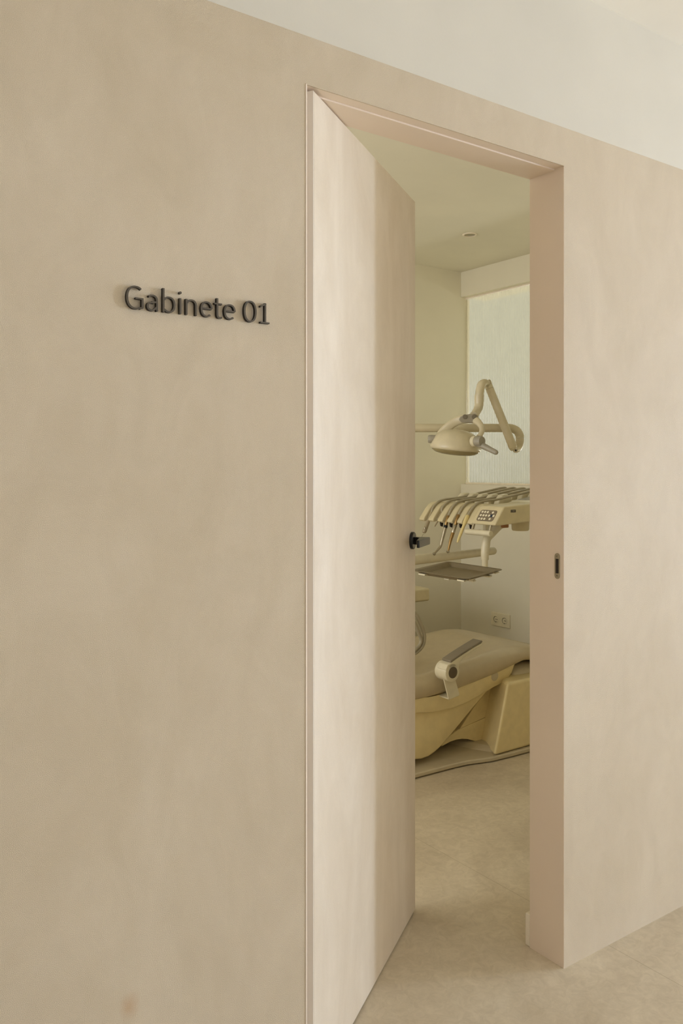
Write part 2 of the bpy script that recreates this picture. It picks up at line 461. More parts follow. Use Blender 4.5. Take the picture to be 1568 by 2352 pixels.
# ------------------------------------------------------------------ SIGN
sign = root('door_sign', 'dark bronze raised lettering reading Gabinete 01 on the plaster wall', 'sign', (.695, 0, 1.596))
CAP, SW = .0410, .0037
BZ = 1.5962
def ribbon(bm, pts, w, y0=-.0090, y1=-.0020, closed=False):
    P = [Vector((p[0], p[1])) for p in pts]; n = len(P)
    L, Rr = [], []
    for i in range(n):
        if closed: a, b = P[(i - 1) % n], P[(i + 1) % n]
        else: a, b = P[max(i - 1, 0)], P[min(i + 1, n - 1)]
        p = P[i]
        d1 = (p - a).normalized() if (p - a).length > 1e-9 else None; d2 = (b - p).normalized() if (b - p).length > 1e-9 else None
        d1 = d1 or d2; d2 = d2 or d1
        t = (d1 + d2).normalized(); nn = Vector((-t.y, t.x)); k = max(.5, nn.dot(Vector((-d1.y, d1.x))))
        wv = w if not callable(w) else w(t)
        L.append(p + nn * (wv / 2 / k)); Rr.append(p - nn * (wv / 2 / k))
    m = n if closed else n - 1
    v = [[bm.verts.new((q.x, y, q.y)) for q in S] for S in (L, Rr) for y in (y0, y1)]     # Lf Lb Rf Rb
    for i in range(m):
        j = (i + 1) % n
        bm.faces.new((v[0][i], v[0][j], v[2][j], v[2][i])); bm.faces.new((v[1][j], v[1][i], v[3][i], v[3][j]))
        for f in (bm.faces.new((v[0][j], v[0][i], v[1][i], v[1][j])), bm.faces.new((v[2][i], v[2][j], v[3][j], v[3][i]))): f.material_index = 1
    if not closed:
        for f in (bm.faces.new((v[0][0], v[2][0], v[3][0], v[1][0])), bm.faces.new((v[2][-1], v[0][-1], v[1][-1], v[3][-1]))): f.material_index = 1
def arc(cx, cz, rx, rz, a0, a1, n=26, e=2.25):
    out = []
    for k in range(n + 1):
        a = math.radians(a0 + (a1 - a0) * k / n); c, s = math.cos(a), math.sin(a)
        out.append((cx + rx * math.copysign(abs(c) ** (2 / e), c), cz + rz * math.copysign(abs(s) ** (2 / e), s)))
    return out
VW = lambda t: SW * (.80 + .20 * abs(t.y))       # strokes a little thinner where horizontal
XH = .715 * CAP
def letter(draw, x0, x1):
    bm = new(); h = SW / 2
    for k, (pts, closed, *w) in enumerate(draw(x0 + h, x1 - h, h)):
        ribbon(bm, [(x, BZ + z) for x, z in pts], w[0] if w else VW, -.0090 - .00012 * k, -.0020 + .0001 * k, closed=closed)
    add('letter', bm, ['sign', 'sign_side_shade'], sign, smooth=35)
def gG(a, b, h):
    cx, rx, rz = (a + b) / 2 + .0012, (b - a) / 2 + .0012, CAP / 2 + .0004 - h * .8
    yield arc(cx, CAP / 2, rx, rz, 50, 297, 34), False
    e = arc(cx, CAP / 2, rx, rz, 297, 300, 2)[0]
    yield [e, (b - .0035, h * 1.0), (b, h * 1.9)], False
    yield [(b, h * 1.2), (b, CAP * .47)], False
    yield [(b + h, CAP * .47), (b - (b - a) * .47, CAP * .47)], False
def ga(a, b, h):
    yield [(b, 0), (b, XH * .62)] + arc(a + (b - a) * .52, XH * .62, (b - a) * .48, XH * .38 - h * .8, 8, 88, 10) + [(a + (b - a) * .30, XH - h * 1.0), (a + (b - a) * .10, XH - h * 2.2)], False
    yield [(b, XH * .56), (a + (b - a) * .55, XH * .545)] + arc(a + (b - a) * .46, XH * .275, (b - a) * .46, XH * .275 - h * .55, 80, 280, 20) + [(a + (b - a) * .72, XH * .10), (b, XH * .26)], False
    yield [(b - .0002, XH * .1), (b + .0006, 0)], False
def gb(a, b, h):
    yield [(a, 0), (a, CAP * 1.07)], False
    yield [(a, XH * .22)] + arc((a + b) / 2, XH * .5, (b - a) / 2, XH / 2 - h * .7, 232, 488, 30) + [(a, XH * .76)], False
def gi(a, b, h):
    c = (a + b) / 2
    yield [(c, 0), (c, XH)], False
    yield [(c + .00125 * math.cos(k * PI / 8), XH + CAP * .245 + .00125 * math.sin(k * PI / 8)) for k in range(16)], True, .00245
def gn(a, b, h):
    yield [(a, 0), (a, XH)], False
    yield [(a, XH * .74)] + arc((a + b) / 2 + .0004, XH * .62, (b - a) / 2 - .0004, XH * .38 - h * .7, 150, 0, 18) + [(b, 0)], False
def ge(a, b, h):
    cx, rx = (a + b) / 2, (b - a) / 2
    yield [(a, XH * .54), (b, XH * .54)], False
    yield arc(cx, XH / 2, rx, XH / 2 - h * .7, 4, 312, 36), False
def gt(a, b, h):
    x = a + (b - a) * .36
    yield [(x, CAP * .93), (x, XH * .30)] + arc(x + (b - x) * .55, XH * .26, (b - x) * .55, XH * .26 - h * .7, 180, 275, 10) + [(b + h * .8, XH * .07)], False
    yield [(a - h, XH - h), (b + h * .8, XH - h)], False
def g0(a, b, h):
    yield arc((a + b) / 2, CAP / 2, (b - a) / 2, CAP / 2 - h * .6, 0, 354, 40), True
def g1(a, b, h):
    x = a + (b - a) * .60
    yield [(x, 0), (x, CAP * .985)], False
    yield [(x + h, CAP - h * 1.0), (x - (b - a) * .18, CAP * .90), (a, CAP * .80)], False
    yield [(a, h * .85), (b + h, h * .85)], False
for g, x0, x1 in ((gG, .547, .5792), (ga, .5853, .6071), (gb, .6159, .6411), (gi, .6479, .6542), (gn, .6615, .6844), (ge, .6921, .7169),
                  (gt, .7205, .7373), (ge, .741, .7662), (g0, .7841, .8125), (g1, .8191, .8416)):
    letter(g, x0 + .002, x1 + .002)

# ------------------------------------------------------------------ WALL SOCKET
sock = root('wall_socket', 'double white wall socket on cream wall beyond the chair', 'socket', (RX1, 2.165, .369))
bm = new(); box(bm, RX1 - .0095, RX1, 2.0885, 2.2415, .3285, .4095)
add('cover_plate', bm, 'socket', sock, smooth=0, bevel=.002)
for yc in (2.201, 2.130):
    bm = new(); lathe(bm, (RX1 - .0092, yc, .369), (-1, 0, 0), [(0, .0225), (.0016, .0222), (.0018, .0195), (.0004, .0190), (.0004, 0)], 32)
    w = add('socket_well', bm, 'socket', sock)
    bm = new(); lathe(bm, (RX1 - .0095, yc, .369), (-1, 0, 0), [(0, .0188), (.0003, .0188), (.0004, 0)], 30)  # flat disc, the shade in the well put into its colour
    add('recess', bm, 'pad_dark', w, label='recess shade painted as a dark grey disc')
    bm = new(); lathe(bm, (RX1 - .0098, yc - .002, .3685), (-1, 0, 0), [(0, .0165), (.0006, .0165), (.0007, 0)], 30)
    add('insert', bm, 'socket', w)
    for dy, dz in ((.0, .0), (-.0095, .0), (.0, -.0155)):
        bm = new(); lathe(bm, (RX1 - .0104, yc + dy - .002, .3695 + dz), (-1, 0, 0), [(0, .0027), (.0003, .0027), (.0004, 0)], 12)
        add('pin_hole', bm, 'dark', w)

# ------------------------------------------------------------------ DOWNLIGHT
dl = root('ceiling_downlight', 'small round recessed downlight in the treatment room ceiling', 'downlight', (3.19, 1.842, RC))
bm = new(); lathe(bm, (3.19, 1.842, RC), (0, 0, -1), [(0, .041), (.004, .040), (.006, .036), (.0045, .031), (.0015, .030), (.0015, 0)], 36)
add('trim_ring', bm, 'skirting', dl)
bm = new(); lathe(bm, (3.19, 1.842, RC - .0016), (0, 0, -1), [(0, .0285), (.0012, .0285), (.0022, .02), (.0025, 0)], 30)
add('lens', bm, 'light_off', dl)

# ------------------------------------------------------------------ DENTAL CHAIR
chair = root('dental_chair', 'cream dental treatment chair upholstered in taupe vinyl', 'dental chair', (2.5, 1.55, 0))
# base plate on the floor
bm = new()
near = [(1.86, 1.30), (1.90, 1.255), (1.98, 1.24), (2.284, 1.230), (2.50, 1.223), (2.568, 1.216), (2.62, 1.202), (2.686, 1.184), (2.80, 1.176), (2.914, 1.172), (3.28, 1.172), (3.32, 1.21)]
far = [(3.32, 1.90), (3.28, 1.94), (2.6, 1.90), (1.95, 1.88), (1.86, 1.82)]
pl = near + far
hexa(bm, [(x, y, .004) for x, y in pl], [(x, y, .024) for x, y in pl])
bp = add('base_plate', bm, 'plate', chair, smooth=30, bevel=.005)
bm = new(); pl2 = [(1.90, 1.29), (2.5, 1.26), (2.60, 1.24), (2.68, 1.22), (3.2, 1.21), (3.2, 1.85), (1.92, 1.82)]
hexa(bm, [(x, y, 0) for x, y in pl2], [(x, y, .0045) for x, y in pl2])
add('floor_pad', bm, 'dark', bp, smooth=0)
bm = new()
hexa(bm, [(2.69, 1.31, .0235), (2.742, 1.214, .0235), (2.82, 1.214, .0235), (2.82, 1.60, .0235), (2.60, 1.60, .0235)],
     [(2.735, 1.315, .040), (2.768, 1.222, .040), (2.82, 1.222, .040), (2.82, 1.60, .040), (2.68, 1.60, .040)])
add('base_ramp', bm, 'plate', bp, smooth=0, bevel=.003)

def outline(pxs, Y): return [(p.x, p.z) for p in (on_y(x, y, Y) for x, y in pxs)]
def soft_prism(bm, poly, ya, yb, ins, k=.006):
    """(x, z) outline extruded in y with a rounded edge on both sides"""
    cx = sum(p[0] for p in poly) / len(poly); cz = sum(p[1] for p in poly) / len(poly)
    def sh(p, d):
        v = Vector((p[0] - cx, p[1] - cz)); l = v.length
        v = v * ((l - d) / l); return (cx + v.x, cz + v.y)
    ring = lambda y, d: [(sh(p, d)[0], y, sh(p, d)[1]) for p in poly]
    loft(bm, [ring(ya, ins), ring(ya + ins * .3, ins * .3), ring(ya + ins, 0), ring(yb - ins, 0), ring(yb - ins * .3, ins * .3), ring(yb, ins)])

# lower body: bulging foot that narrows upwards to the right
body = outline([(1152, 1566), (1120, 1586), (1105, 1604), (1090, 1622), (1070, 1647), (1050, 1672), (1034, 1692), (1018, 1711), (1008, 1721), (998, 1730), (985, 1739), (968, 1745), (950, 1746)], 1.285)
x0 = body[-1][0]
body += [(x0 - .06, .046), (x0 - .16, .075), (x0 - .24, .16), (x0 - .30, .24), (x0 - .34, .275), (x0 - .10, .29), (x0 + .1, .292)]
bm = new(); soft_prism(bm, body, 1.285, 1.83, .012)
add('lift_body', bm, 'cream_deep', chair, smooth=45)
# seat shell with its flared upper band
shell = outline([(955, 1604), (982, 1602), (1010, 1596), (1035, 1587), (1060, 1575), (1090, 1563), (1120, 1551), (1142, 1541), (1162, 1531), (1184, 1517), (1186, 1521), (1182, 1532), (1177, 1546), (1170, 1556), (1150, 1571), (1120, 1586), (1100, 1600), (1082, 1611), (1066, 1619), (1040, 1630), (1010, 1636), (985, 1639), (955, 1639)], 1.258)
x0 = shell[0][0]
shell += [(x0 - .20, .268), (x0 - .40, .29), (x0 - .46, .33), (x0 - .40, .345), (x0 - .2, .325)]
bm = new(); soft_prism(bm, shell, 1.258, 1.85, .014)
sh = add('seat_shell', bm, 'cream_deep', chair, smooth=45)
bm = new(); p = on_y(1136, 1553, 1.2575); lathe(bm, (p.x, 1.2595, p.z), (0, -1, 0), [(0, .0225), (.002, .0222), (.003, .019), (.003, 0)], 30)
add('screw_cap', bm, 'plate', sh)
# linkage covers between foot and side box
YL = 1.352
up = outline([(1090, 1622), (1120, 1582), (1152, 1566), (1125, 1643), (1056, 1674)], YL)
bm = new(); prism_y(bm, up, YL, 1.78); add('linkage_cover', bm, 'cream_deep', chair, smooth=0, bevel=.003)
lo = outline([(1052, 1676), (1125, 1644.5), (1112, 1706), (1107, 1709), (1098, 1706), (1086, 1701), (1073, 1698), (1061, 1697.5), (1048, 1699.5), (1034, 1704), (1014, 1715), (1020, 1700)], YL - .003)
bm = new(); prism_y(bm, lo, YL - .003, 1.78); add('linkage_cover', bm, 'cream_deep', chair, smooth=0, bevel=.003)
# side box
bm = new()
hexa(bm, [(2.700, 1.185, .0255), (3.24, 1.185, .0255), (3.24, 1.72, .0255), (2.783, 1.72, .0255), (2.783, 1.325, .0255)],
     [(2.788, 1.187, .336), (3.22, 1.187, .336), (3.22, 1.70, .336), (2.868, 1.70, .336), (2.868, 1.325, .336)])
add('side_box', bm, 'cream_deep', chair, smooth=35, bevel=.014, seg=4)
# light grey cover under the leg rest
def cush_ring(X, ya, yb, zb, ze, zc, n=10):
    """closed section in the y-z plane: flat bottom, rounded rolls, hollow top"""
    yc = (ya + yb) / 2; hw = (yb - ya) / 2; h = ze - zb
    pts = [(yc + hw * .55, zb), (yc, zb - .004), (yc - hw * .55, zb), (ya + .035, zb + .004), (ya + .010, zb + h * .14), (ya, zb + h * .38), (ya + .004, zb + h * .62), (ya + .020, zb + h * .84), (ya + .048, zb + h * .97),
           (ya + .070, ze), (ya + .100, ze - (ze - zc) * .45), (ya + .150, zc + (ze - zc) * .12), (yc, zc), (yb - .150, zc + (ze - zc) * .12), (yb - .100, ze - (ze - zc) * .45), (yb - .070, ze), (yb - .048, zb + h * .97), (yb - .020, zb + h * .84),
           (yb - .004, zb + h * .62), (yb, zb + h * .38), (yb - .010, zb + h * .14), (yb - .035, zb + .004)]
    return [(X, y, z) for y, z in pts]
def interp(st, per=5):
    out = []
    n = len(st)
    for i in range(n - 1):
        a, b, c, d = st[max(i - 1, 0)], st[i], st[i + 1], st[min(i + 2, n - 1)]
        for k in range(per):
            t = k / per
            out.append(tuple(.5 * (2 * q + (r - p) * t + (2 * p - 5 * q + 4 * r - s) * t * t + (3 * q - p - 3 * r + s) * t ** 3) for p, q, r, s in zip(a, b, c, d)))
    out.append(st[-1]); return out
st = [(1.99, 1.30, 1.80, .345, .40, .39), (2.02, 1.26, 1.83, .318, .425, .385), (2.16, 1.245, 1.84, .308, .425, .355), (2.33, 1.240, 1.84, .311, .418, .345), (2.55, 1.240, 1.84, .322, .432, .372),
      (2.77, 1.240, 1.84, .351, .455, .424), (2.90, 1.240, 1.84, .378, .464, .455), (2.98, 1.240, 1.84, .392, .464, .462), (3.08, 1.240, 1.84, .374, .450, .450), (3.22, 1.245, 1.84, .330, .412, .412),
      (3.45, 1.255, 1.83, .262, .348, .346), (3.62, 1.28, 1.81, .212, .300, .297), (3.655, 1.32, 1.77, .215, .280, .280)]
bm = new(); loft(bm, [cush_ring(*s) for s in interp(st, 6)])
cu = add('seat_cushion', bm, 'vinyl', chair, smooth=70)
mod = cu.modifiers.new('smooth', 'SUBSURF'); mod.levels = 1; mod.render_levels = 1
bm = new()
st2 = [(3.215, 1.243, 1.842, .3295, .4145, .4145), (3.45, 1.253, 1.832, .2615, .3515, .3495), (3.62, 1.278, 1.812, .2115, .3035, .3005), (3.66, 1.31, 1.78, .2115, .284, .284)]
loft(bm, [cush_ring(*s) for s in interp(st2, 6)])
fc = add('foot_cover', bm, 'plate', chair, smooth=70, label='pale plastic cover over the foot end of the cushion')
bm = new()
st3 = [(2.915, 1.275, 1.80, .318, .350, .350), (2.95, 1.262, 1.81, .290, .372, .372), (3.10, 1.258, 1.82, .276, .366, .366), (3.40, 1.27, 1.81, .205, .270, .270), (3.55, 1.30, 1.78, .19, .235, .235)]
loft(bm, [cush_ring(*s) for s in interp(st3, 5)])
add('leg_rest_cover', bm, 'plate', chair, smooth=70)
# back rest and head rest, reclined behind the door
def rest(name, p, q, w0, w1, th, mat, parent):
    p, q = Vector(p), Vector(q); d = (q - p).normalized(); nrm = Vector((-d.z, 0, d.x)); nrm = nrm if nrm.z > 0 else -nrm
    rings = []
    for t in [0, .03, .1, .25, .5, .75, .9, .97, 1]:
        s = 1 if .05 < t < .95 else (.78 if t in (0, 1) else .95)
        c = p.lerp(q, t); w = (w0 + (w1 - w0) * t) / 2 * (s if t in (0, 1) else 1); h = th / 2 * s
        ring = []
        for k in range(20):
            a = 2 * PI * k / 20; cs, sn = math.cos(a), math.sin(a)
            ring.append(c + Vector((0, 1, 0)) * (w * math.copysign(abs(cs) ** .5, cs)) + nrm * (h * math.copysign(abs(sn) ** .6, sn)))
        rings.append(ring)
    bm = new(); loft(bm, rings)
    return add(name, bm, mat, parent, smooth=60)
rest('backrest', (1.99, 1.54, .40), (1.42, 1.54, .66), .56, .46, .10, 'vinyl', chair)
rest('backrest_shell', (2.02, 1.54, .325), (1.45, 1.54, .585), .50, .40, .05, 'cream_deep', chair)
rest('headrest', (1.38, 1.54, .70), (1.15, 1.54, .80), .28, .24, .09, 'vinyl', chair)
# arm rest
YA, YB = 1.172, 1.226
arm_root = None
hub = Vector((2.4385, 0, .437))
bm = new(); lathe(bm, (hub.x, YB + .018, hub.z), (0, -1, 0), [(0, .036), (.004, .0405), (YB + .018 - YA - .004, .0405), (YB + .018 - YA - .001, .039), (YB + .018 - YA, .036), (YB + .018 - YA, 0)], 44)
ar = add('armrest', bm, 'ivory', chair, smooth=35)
bm = new(); lathe(bm, (hub.x + .0015, YA + .0005, hub.z), (0, -1, 0), [(0, .0245), (.0022, .0242), (.0030, .0225), (.0030, 0)], 36)
add('hub_disk', bm, 'disk', ar, label='dark round hub disk')
arm_poly = [(2.398, .452), (2.410, .474), (2.431, .4795), (2.470, .4955), (2.510, .5095), (2.560, .5265), (2.612, .5420), (2.6145, .5365), (2.612, .5300), (2.575, .5185), (2.536, .5050), (2.505, .4920), (2.487, .4810), (2.478, .4680), (2.475, .45), (2.44, .44)]
bm = new(); prism_y(bm, arm_poly, YA, YB)
add('arm_body', bm, 'ivory', ar, smooth=35, bevel=.004)
top = [(2.428, .4800), (2.470, .4970), (2.510, .5110), (2.560, .5280), (2.614, .5440)]
bm = new(); prism_y(bm, top + [(2.616, .5500), (2.612, .5525), (2.560, .5365), (2.510, .5200), (2.470, .5060), (2.426, .4890)], YA - .001, YB + .001)
add('arm_pad', bm, 'arm_pad', ar, smooth=35, bevel=.003)
sp0 = outline([(1019, 1560), (1046, 1562), (1055, 1594), (1054, 1597.5), (1033, 1607), (1030, 1606)], 1.196)
bm = new(); prism_y(bm, sp0, 1.196, 1.202)
add('bracket', bm, 'ivory', ar, smooth=0, bevel=.002)
bx = [v for v in outline([(1031, 1606), (1055, 1597)], 1.196)]
bm = new()
(xa, za), (xb, zb) = bx
hexa(bm, [(xa, 1.199, za - .003), (xb, 1.199, zb - .003), (xb, 1.275, zb - .003), (xa, 1.275, za - .003)], [(xa, 1.199, za + .003), (xb, 1.199, zb + .003), (xb, 1.275, zb + .003), (xa, 1.275, za + .003)])
add('bracket_foot', bm, 'ivory', ar, smooth=0, bevel=.0015)

# ------------------------------------------------------------------ SPITTOON UNIT with suction hoses
sp_u = root('spittoon_unit', 'cream cuspidor cabinet behind the chair, mostly hidden by the door', 'cuspidor unit', (2.4, 2.16, 0))
bm = new(); box(bm, 1.86, 2.965, 2.0, 2.40, 0, .585)
add('cabinet', bm, 'cream', sp_u, smooth=30, bevel=.05, seg=5)
bm = new(); box(bm, 1.84, 3.005, 1.955, 2.42, .585, .655)
add('unit_top', bm, 'cream', sp_u, smooth=30, bevel=.012, seg=4)
bm = new(); lathe(bm, (2.30, 2.19, .655), (0, 0, 1), [(0, .10), (.03, .12), (.05, .135), (.056, .13), (.04, .11), (.015, .06), (.01, 0)], 36)
add('bowl', bm, 'ivory', sp_u)
HYY = 1.5
for k, off in enumerate((0, .021)):
    bm = new()
    pts = [(2.25, 1.98, .62), (2.30, 1.80, .66), (2.40, 1.58, .675 - off), (2.47 - off * .4, HYY + .01, .662 - off * 1.4), (2.515 - off * .6, HYY, .628 - off * 1.6), (2.548 - off, HYY, .575 - off * 1.2), (2.566 - off, HYY, .525 - off * .6), (2.560 - off, HYY, .487), (2.535 - off * .8, HYY, .462 + off * .45), (2.49, HYY + .005, .446 + off * .6), (2.40, 1.56, .44 + off * .6), (2.30, 1.72, .46 + off), (2.25, 1.90, .52), (2.25, 2.02, .56 + off)]
    tube(bm, pts, .0085, 12, 8)
    add('suction_hose', bm, 'hose', sp_u, smooth=70)

# ------------------------------------------------------------------ DELIVERY UNIT
du = root('delivery_unit', 'cream instrument delivery head with keypad on a swing arm over the chair', 'dental delivery unit', (2.8, 1.4, .93))
SLOT = [1.610, 1.545, 1.480, 1.413, 1.347]
FIN = [1.644, 1.578, 1.512, 1.446, 1.380, 1.314]
def ztop(x): return 1.134 + (x - 2.728) * .055
bm = new()
prof = [(2.671, 1.052), (2.672, 1.060), (2.728, 1.134), (2.93, 1.144), (3.26, 1.160), (3.27, 1.115), (3.24, 1.085), (2.90, 1.062), (2.72, 1.052)]
prism_y(bm, prof, 1.150, 1.298)
prof2 = [(2.735, 1.058), (2.757, 1.105), (2.80, 1.122), (2.93, 1.130), (3.26, 1.150), (3.265, 1.115), (3.24, 1.085), (2.90, 1.062), (2.76, 1.054)]
prism_y(bm, prof2, 1.298, 1.655)
add('console', bm, 'cream', du, smooth=30, bevel=.006, seg=3)
for y in FIN:
    w = .0180
    bm = new()
    pr = [(2.675, 1.062), (2.672, 1.053), (2.680, 1.046), (2.70, 1.050), (2.76, 1.060), (2.84, 1.088), (2.86, 1.122), (2.83, 1.136), (2.785, 1.141), (2.752, 1.137), (2.728, 1.124), (2.711, 1.107), (2.692, 1.083)]
    soft_prism(bm, pr, y - w, y + w, .005)
    add('holder_fin', bm, 'cream', du, smooth=50)
for y in FIN[2:]:
    bm = new(); prism_y(bm, [(2.676, 1.048), (2.694, 1.048), (2.689, 1.026), (2.680, 1.030)], y - .004, y + .004)
    add('holder_clip', bm, 'dark', du, smooth=0)
# keypad on the sloping front
fa, fb = Vector((2.672, 1.060)), Vector((2.728, 1.134))
fd = (fb - fa).normalized(); fnrm = Vector((-fd.y, fd.x))
def K(y, v, o): p = fa + fd * v + fnrm * o; return Vector((p.x, y, p.y))
bm = new(); q = rr(1.174, 1.277, .010, .070, .012)
hexa(bm, [K(y, v, -.001) for y, v in q], [K(y, v, .0012) for y, v in q])
kp = add('keypad', bm, 'keypad', du, smooth=20, bevel=.0005)
def button(y, v, r=.0058):
    n = Vector((fnrm.x, 0, fnrm.y))
    bm = new(); lathe(bm, K(y, v, .0010), n, [(0, r), (.0009, r), (.0012, r * .72), (.0008, r * .6), (.0008, 0)], 20)
    b = add('button', bm, 'socket', kp)
for i in range(3):
    for j in range(3): button(1.262 - i * .0165, .0215 + j * .0185)
for y, v in ((1.197, .0575), (1.197, .0225), (1.2105, .040), (1.1835, .040)): button(y, v)
for a in (45, -45):
    bm = new(); c, s = math.cos(math.radians(a)), math.sin(math.radians(a))
    pts = [(-.010, -.0024), (.010, -.0024), (.010, .0024), (-.010, .0024)]
    pp = [(1.197 + c * u - s * w, .040 + s * u + c * w) for u, w in pts]
    hexa(bm, [K(y, v, .0010) for y, v in pp], [K(y, v, .0016 + .0001 * (a > 0)) for y, v in pp])
    add('selector', bm, 'blue', kp, smooth=0, label='dark blue cross in the keypad')
for y, v in ((1.2125, .0585), (1.1800, .0595)):
    bm = new(); lathe(bm, K(y, v, .0010), Vector((fnrm.x, 0, fnrm.y)), [(0, .0018), (.0005, .0018), (.0006, 0)], 10)
    add('indicator', bm, 'dark', kp)
# usb socket in the side
bm = new(); q = rr(2.768, 2.801, 1.1065, 1.1195, .003)
hexa(bm, [(x, 1.1505, z) for x, z in q], [(x, 1.1488, z) for x, z in q])
up_ = add('side_port', bm, 'pad_dark', du, smooth=20)
bm = new(); box(bm, 2.773, 2.796, 1.1484, 1.1492, 1.1095, 1.1165); add('port_slot', bm, 'dark', up_, smooth=0)
bm = new(); box(bm, 2.776, 2.793, 1.1480, 1.1486, 1.1122, 1.1150); add('port_tongue', bm, 'steel', up_, smooth=0)
# raised display at the rear
bm = new(); hexa(bm, [(2.945, 1.165, 1.140), (3.24, 1.165, 1.150), (3.24, 1.335, 1.150), (2.945, 1.335, 1.140)], [(2.975, 1.170, 1.150), (3.22, 1.170, 1.185), (3.22, 1.330, 1.185), (2.975, 1.330, 1.150)])
ds = add('display_housing', bm, 'ivory', du, smooth=30, bevel=.004)
bm = new(); hexa(bm, [(2.995, 1.180, 1.1525), (3.15, 1.180, 1.1745), (3.15, 1.318, 1.1745), (2.995, 1.318, 1.1525)], [(2.995, 1.180, 1.1545), (3.15, 1.180, 1.1765), (3.15, 1.318, 1.1765), (2.995, 1.318, 1.1545)])
add('display', bm, 'pad_grey', ds, smooth=0, label='grey display panel')
# hose supports, two rows
for X, Z, ys in ((2.955, 1.138, FIN[:5]), (3.185, 1.150, [1.675, 1.578, 1.512, 1.446, 1.38])):
    for y in ys:
        bm = new(); soft_prism(bm, [(X - .045, Z - .01), (X + .055, Z - .006), (X + .050, Z + .022), (X + .022, Z + .042), (X - .012, Z + .038), (X - .034, Z + .018)], y - .016, y + .016, .006)
        add('hose_support', bm, 'ivory', du, smooth=50)
# tubular grip under the front
bm = new(); cyl(bm, (2.662, 1.166, 1.0165), (2.662, 1.322, 1.0165), .0130, .0130, 28)
gr = add('grip', bm, 'ivory', du, smooth=35, bevel=.002)
bm = new(); lathe(bm, (2.662, 1.320, 1.0165), (0, 1, 0), [(0, .0088), (.006, .0088), (.007, .006), (.004, .004), (.004, 0)], 18); add('end_button', bm, 'steel', gr)
for yy in (1.293, 1.185):
    bm = new(); cyl(bm, (2.672, yy, 1.025), (2.684, yy, 1.056), .007, .007, 14); add('grip_stay', bm, 'steel', gr)
bm = new(); box(bm, 2.762, 2.795, 1.185, 1.205, 1.036, 1.055); add('release_lever', bm, 'amber', du, smooth=0, bevel=.004, label='amber release lever')
bm = new(); lathe(bm, (2.995, 1.30, 1.075), (0, 0, -1), [(0, .044), (.062, .041), (.068, .037), (.068, 0)], 32); add('under_cup', bm, 'cream', du, smooth=40)
# column, swing arm
P0, P1, P2, P3 = (2.818, 1.272, 1.062), (2.772, 1.268, 1.015), (2.728, 1.264, .955), (2.722, 1.263, .890)
bm = new(); tube(bm, [P0, (2.80, 1.271, 1.045), P1, (2.738, 1.265, .985), P2, (2.7215, 1.263, .92), P3], [.044, .034, .024, .0185, .0195, .0182, .0172], 24)
add('column', bm, 'ivory', du, smooth=60)
bm = new(); cyl(bm, (2.722, 1.263, .8905), (2.722, 1.263, .887), .0145, .0145, 20); cyl(bm, (2.722, 1.263, .888), (2.722, 1.263, .842), .0132, .0132, 22)
tp = add('tray_post', bm, 'ivory', du, smooth=35)
bm = new(); lathe(bm, (2.705, 1.283, 1.013), (0, 0, 1), [(0, .006), (.012, .006), (.012, 0)], 14); add('column_pin', bm, 'dark', du)
bm = new(); tube(bm, [(1.98, 1.60, .868), (2.30, 1.598, .868), (2.60, 1.596, .868), (2.90, 1.580, .876), (3.07, 1.572, .8815), (3.095, 1.571, .882), (3.104, 1.5705, .882)], [.0262, .0256, .0249, .0215, .0197, .0185, .013], 26)
add('swing_arm', bm, 'ivory', du, smooth=50)
bm = new(); cyl(bm, (3.05, 1.585, .885), (3.05, 1.585, 1.078), .0135, .0135, 20); add('arm_post', bm, 'ivory', du, smooth=40)
bm = new(); tube(bm, [(1.98, 1.60, .868), (1.86, 1.72, .862), (1.84, 1.93, .84), (1.92, 2.08, .76), (1.95, 2.11, .657)], .024, 18); add('rear_arm', bm, 'ivory', du, smooth=60)

# tray on its carrier
TZ, TTH = .866, .2960
TC = Vector((2.431, 1.1356)); TW, TL = .300, .262
def T(u, v, o): return Vector((TC.x + u * math.cos(TTH) - v * math.sin(TTH), TC.y + u * math.sin(TTH) + v * math.cos(TTH), TZ + .0275 * u + .0556 * v + o))
bm = new()
def trr(w, l, r): return rr(-w / 2, w / 2, -l / 2, l / 2, r, 4)
rings = [[T(u, v, o) for u, v in trr(w, l, r)] for w, l, r, o in ((TW - .052, TL - .052, .006, -.0055), (TW - .022, TL - .022, .012, .010), (TW + .008, TL + .008, .018, .0105), (TW + .009, TL + .009, .018, .0125), (TW - .004, TL - .004, .014, .0132), (TW - .028, TL - .028, .010, .0115), (TW - .056, TL - .056, .006, -.0035))]
loft(bm, rings)
tray = root('instrument_tray', 'empty taupe grey instrument tray on a carrier under the delivery head', 'tray', T(0, 0, 0))
add('tray_pan', bm, 'tray', tray, smooth=35)
bm = new()
for u in (-.07, .07):
    hexa(bm, [T(u - .012, -TL / 2 + .012, -.012), T(u + .012, -TL / 2 + .012, -.012), T(u + .012, TL / 2 - .012, -.012), T(u - .012, TL / 2 - .012, -.012)],
         [T(u - .012, -TL / 2 + .012, -.006), T(u + .012, -TL / 2 + .012, -.006), T(u + .012, TL / 2 - .012, -.006), T(u - .012, TL / 2 - .012, -.006)])
hexa(bm, [T(-.09, -.012, -.018), T(.10, -.012, -.018), (2.722, 1.250, .838), (2.722, 1.276, .838), T(.10, .012, -.018), T(-.09, .012, -.018)],
     [T(-.09, -.012, -.010), T(.10, -.012, -.010), (2.722, 1.250, .848), (2.722, 1.276, .848), T(.10, .012, -.010), T(-.09, .012, -.010)])
add('tray_carrier', bm, 'ivory', du, smooth=0)
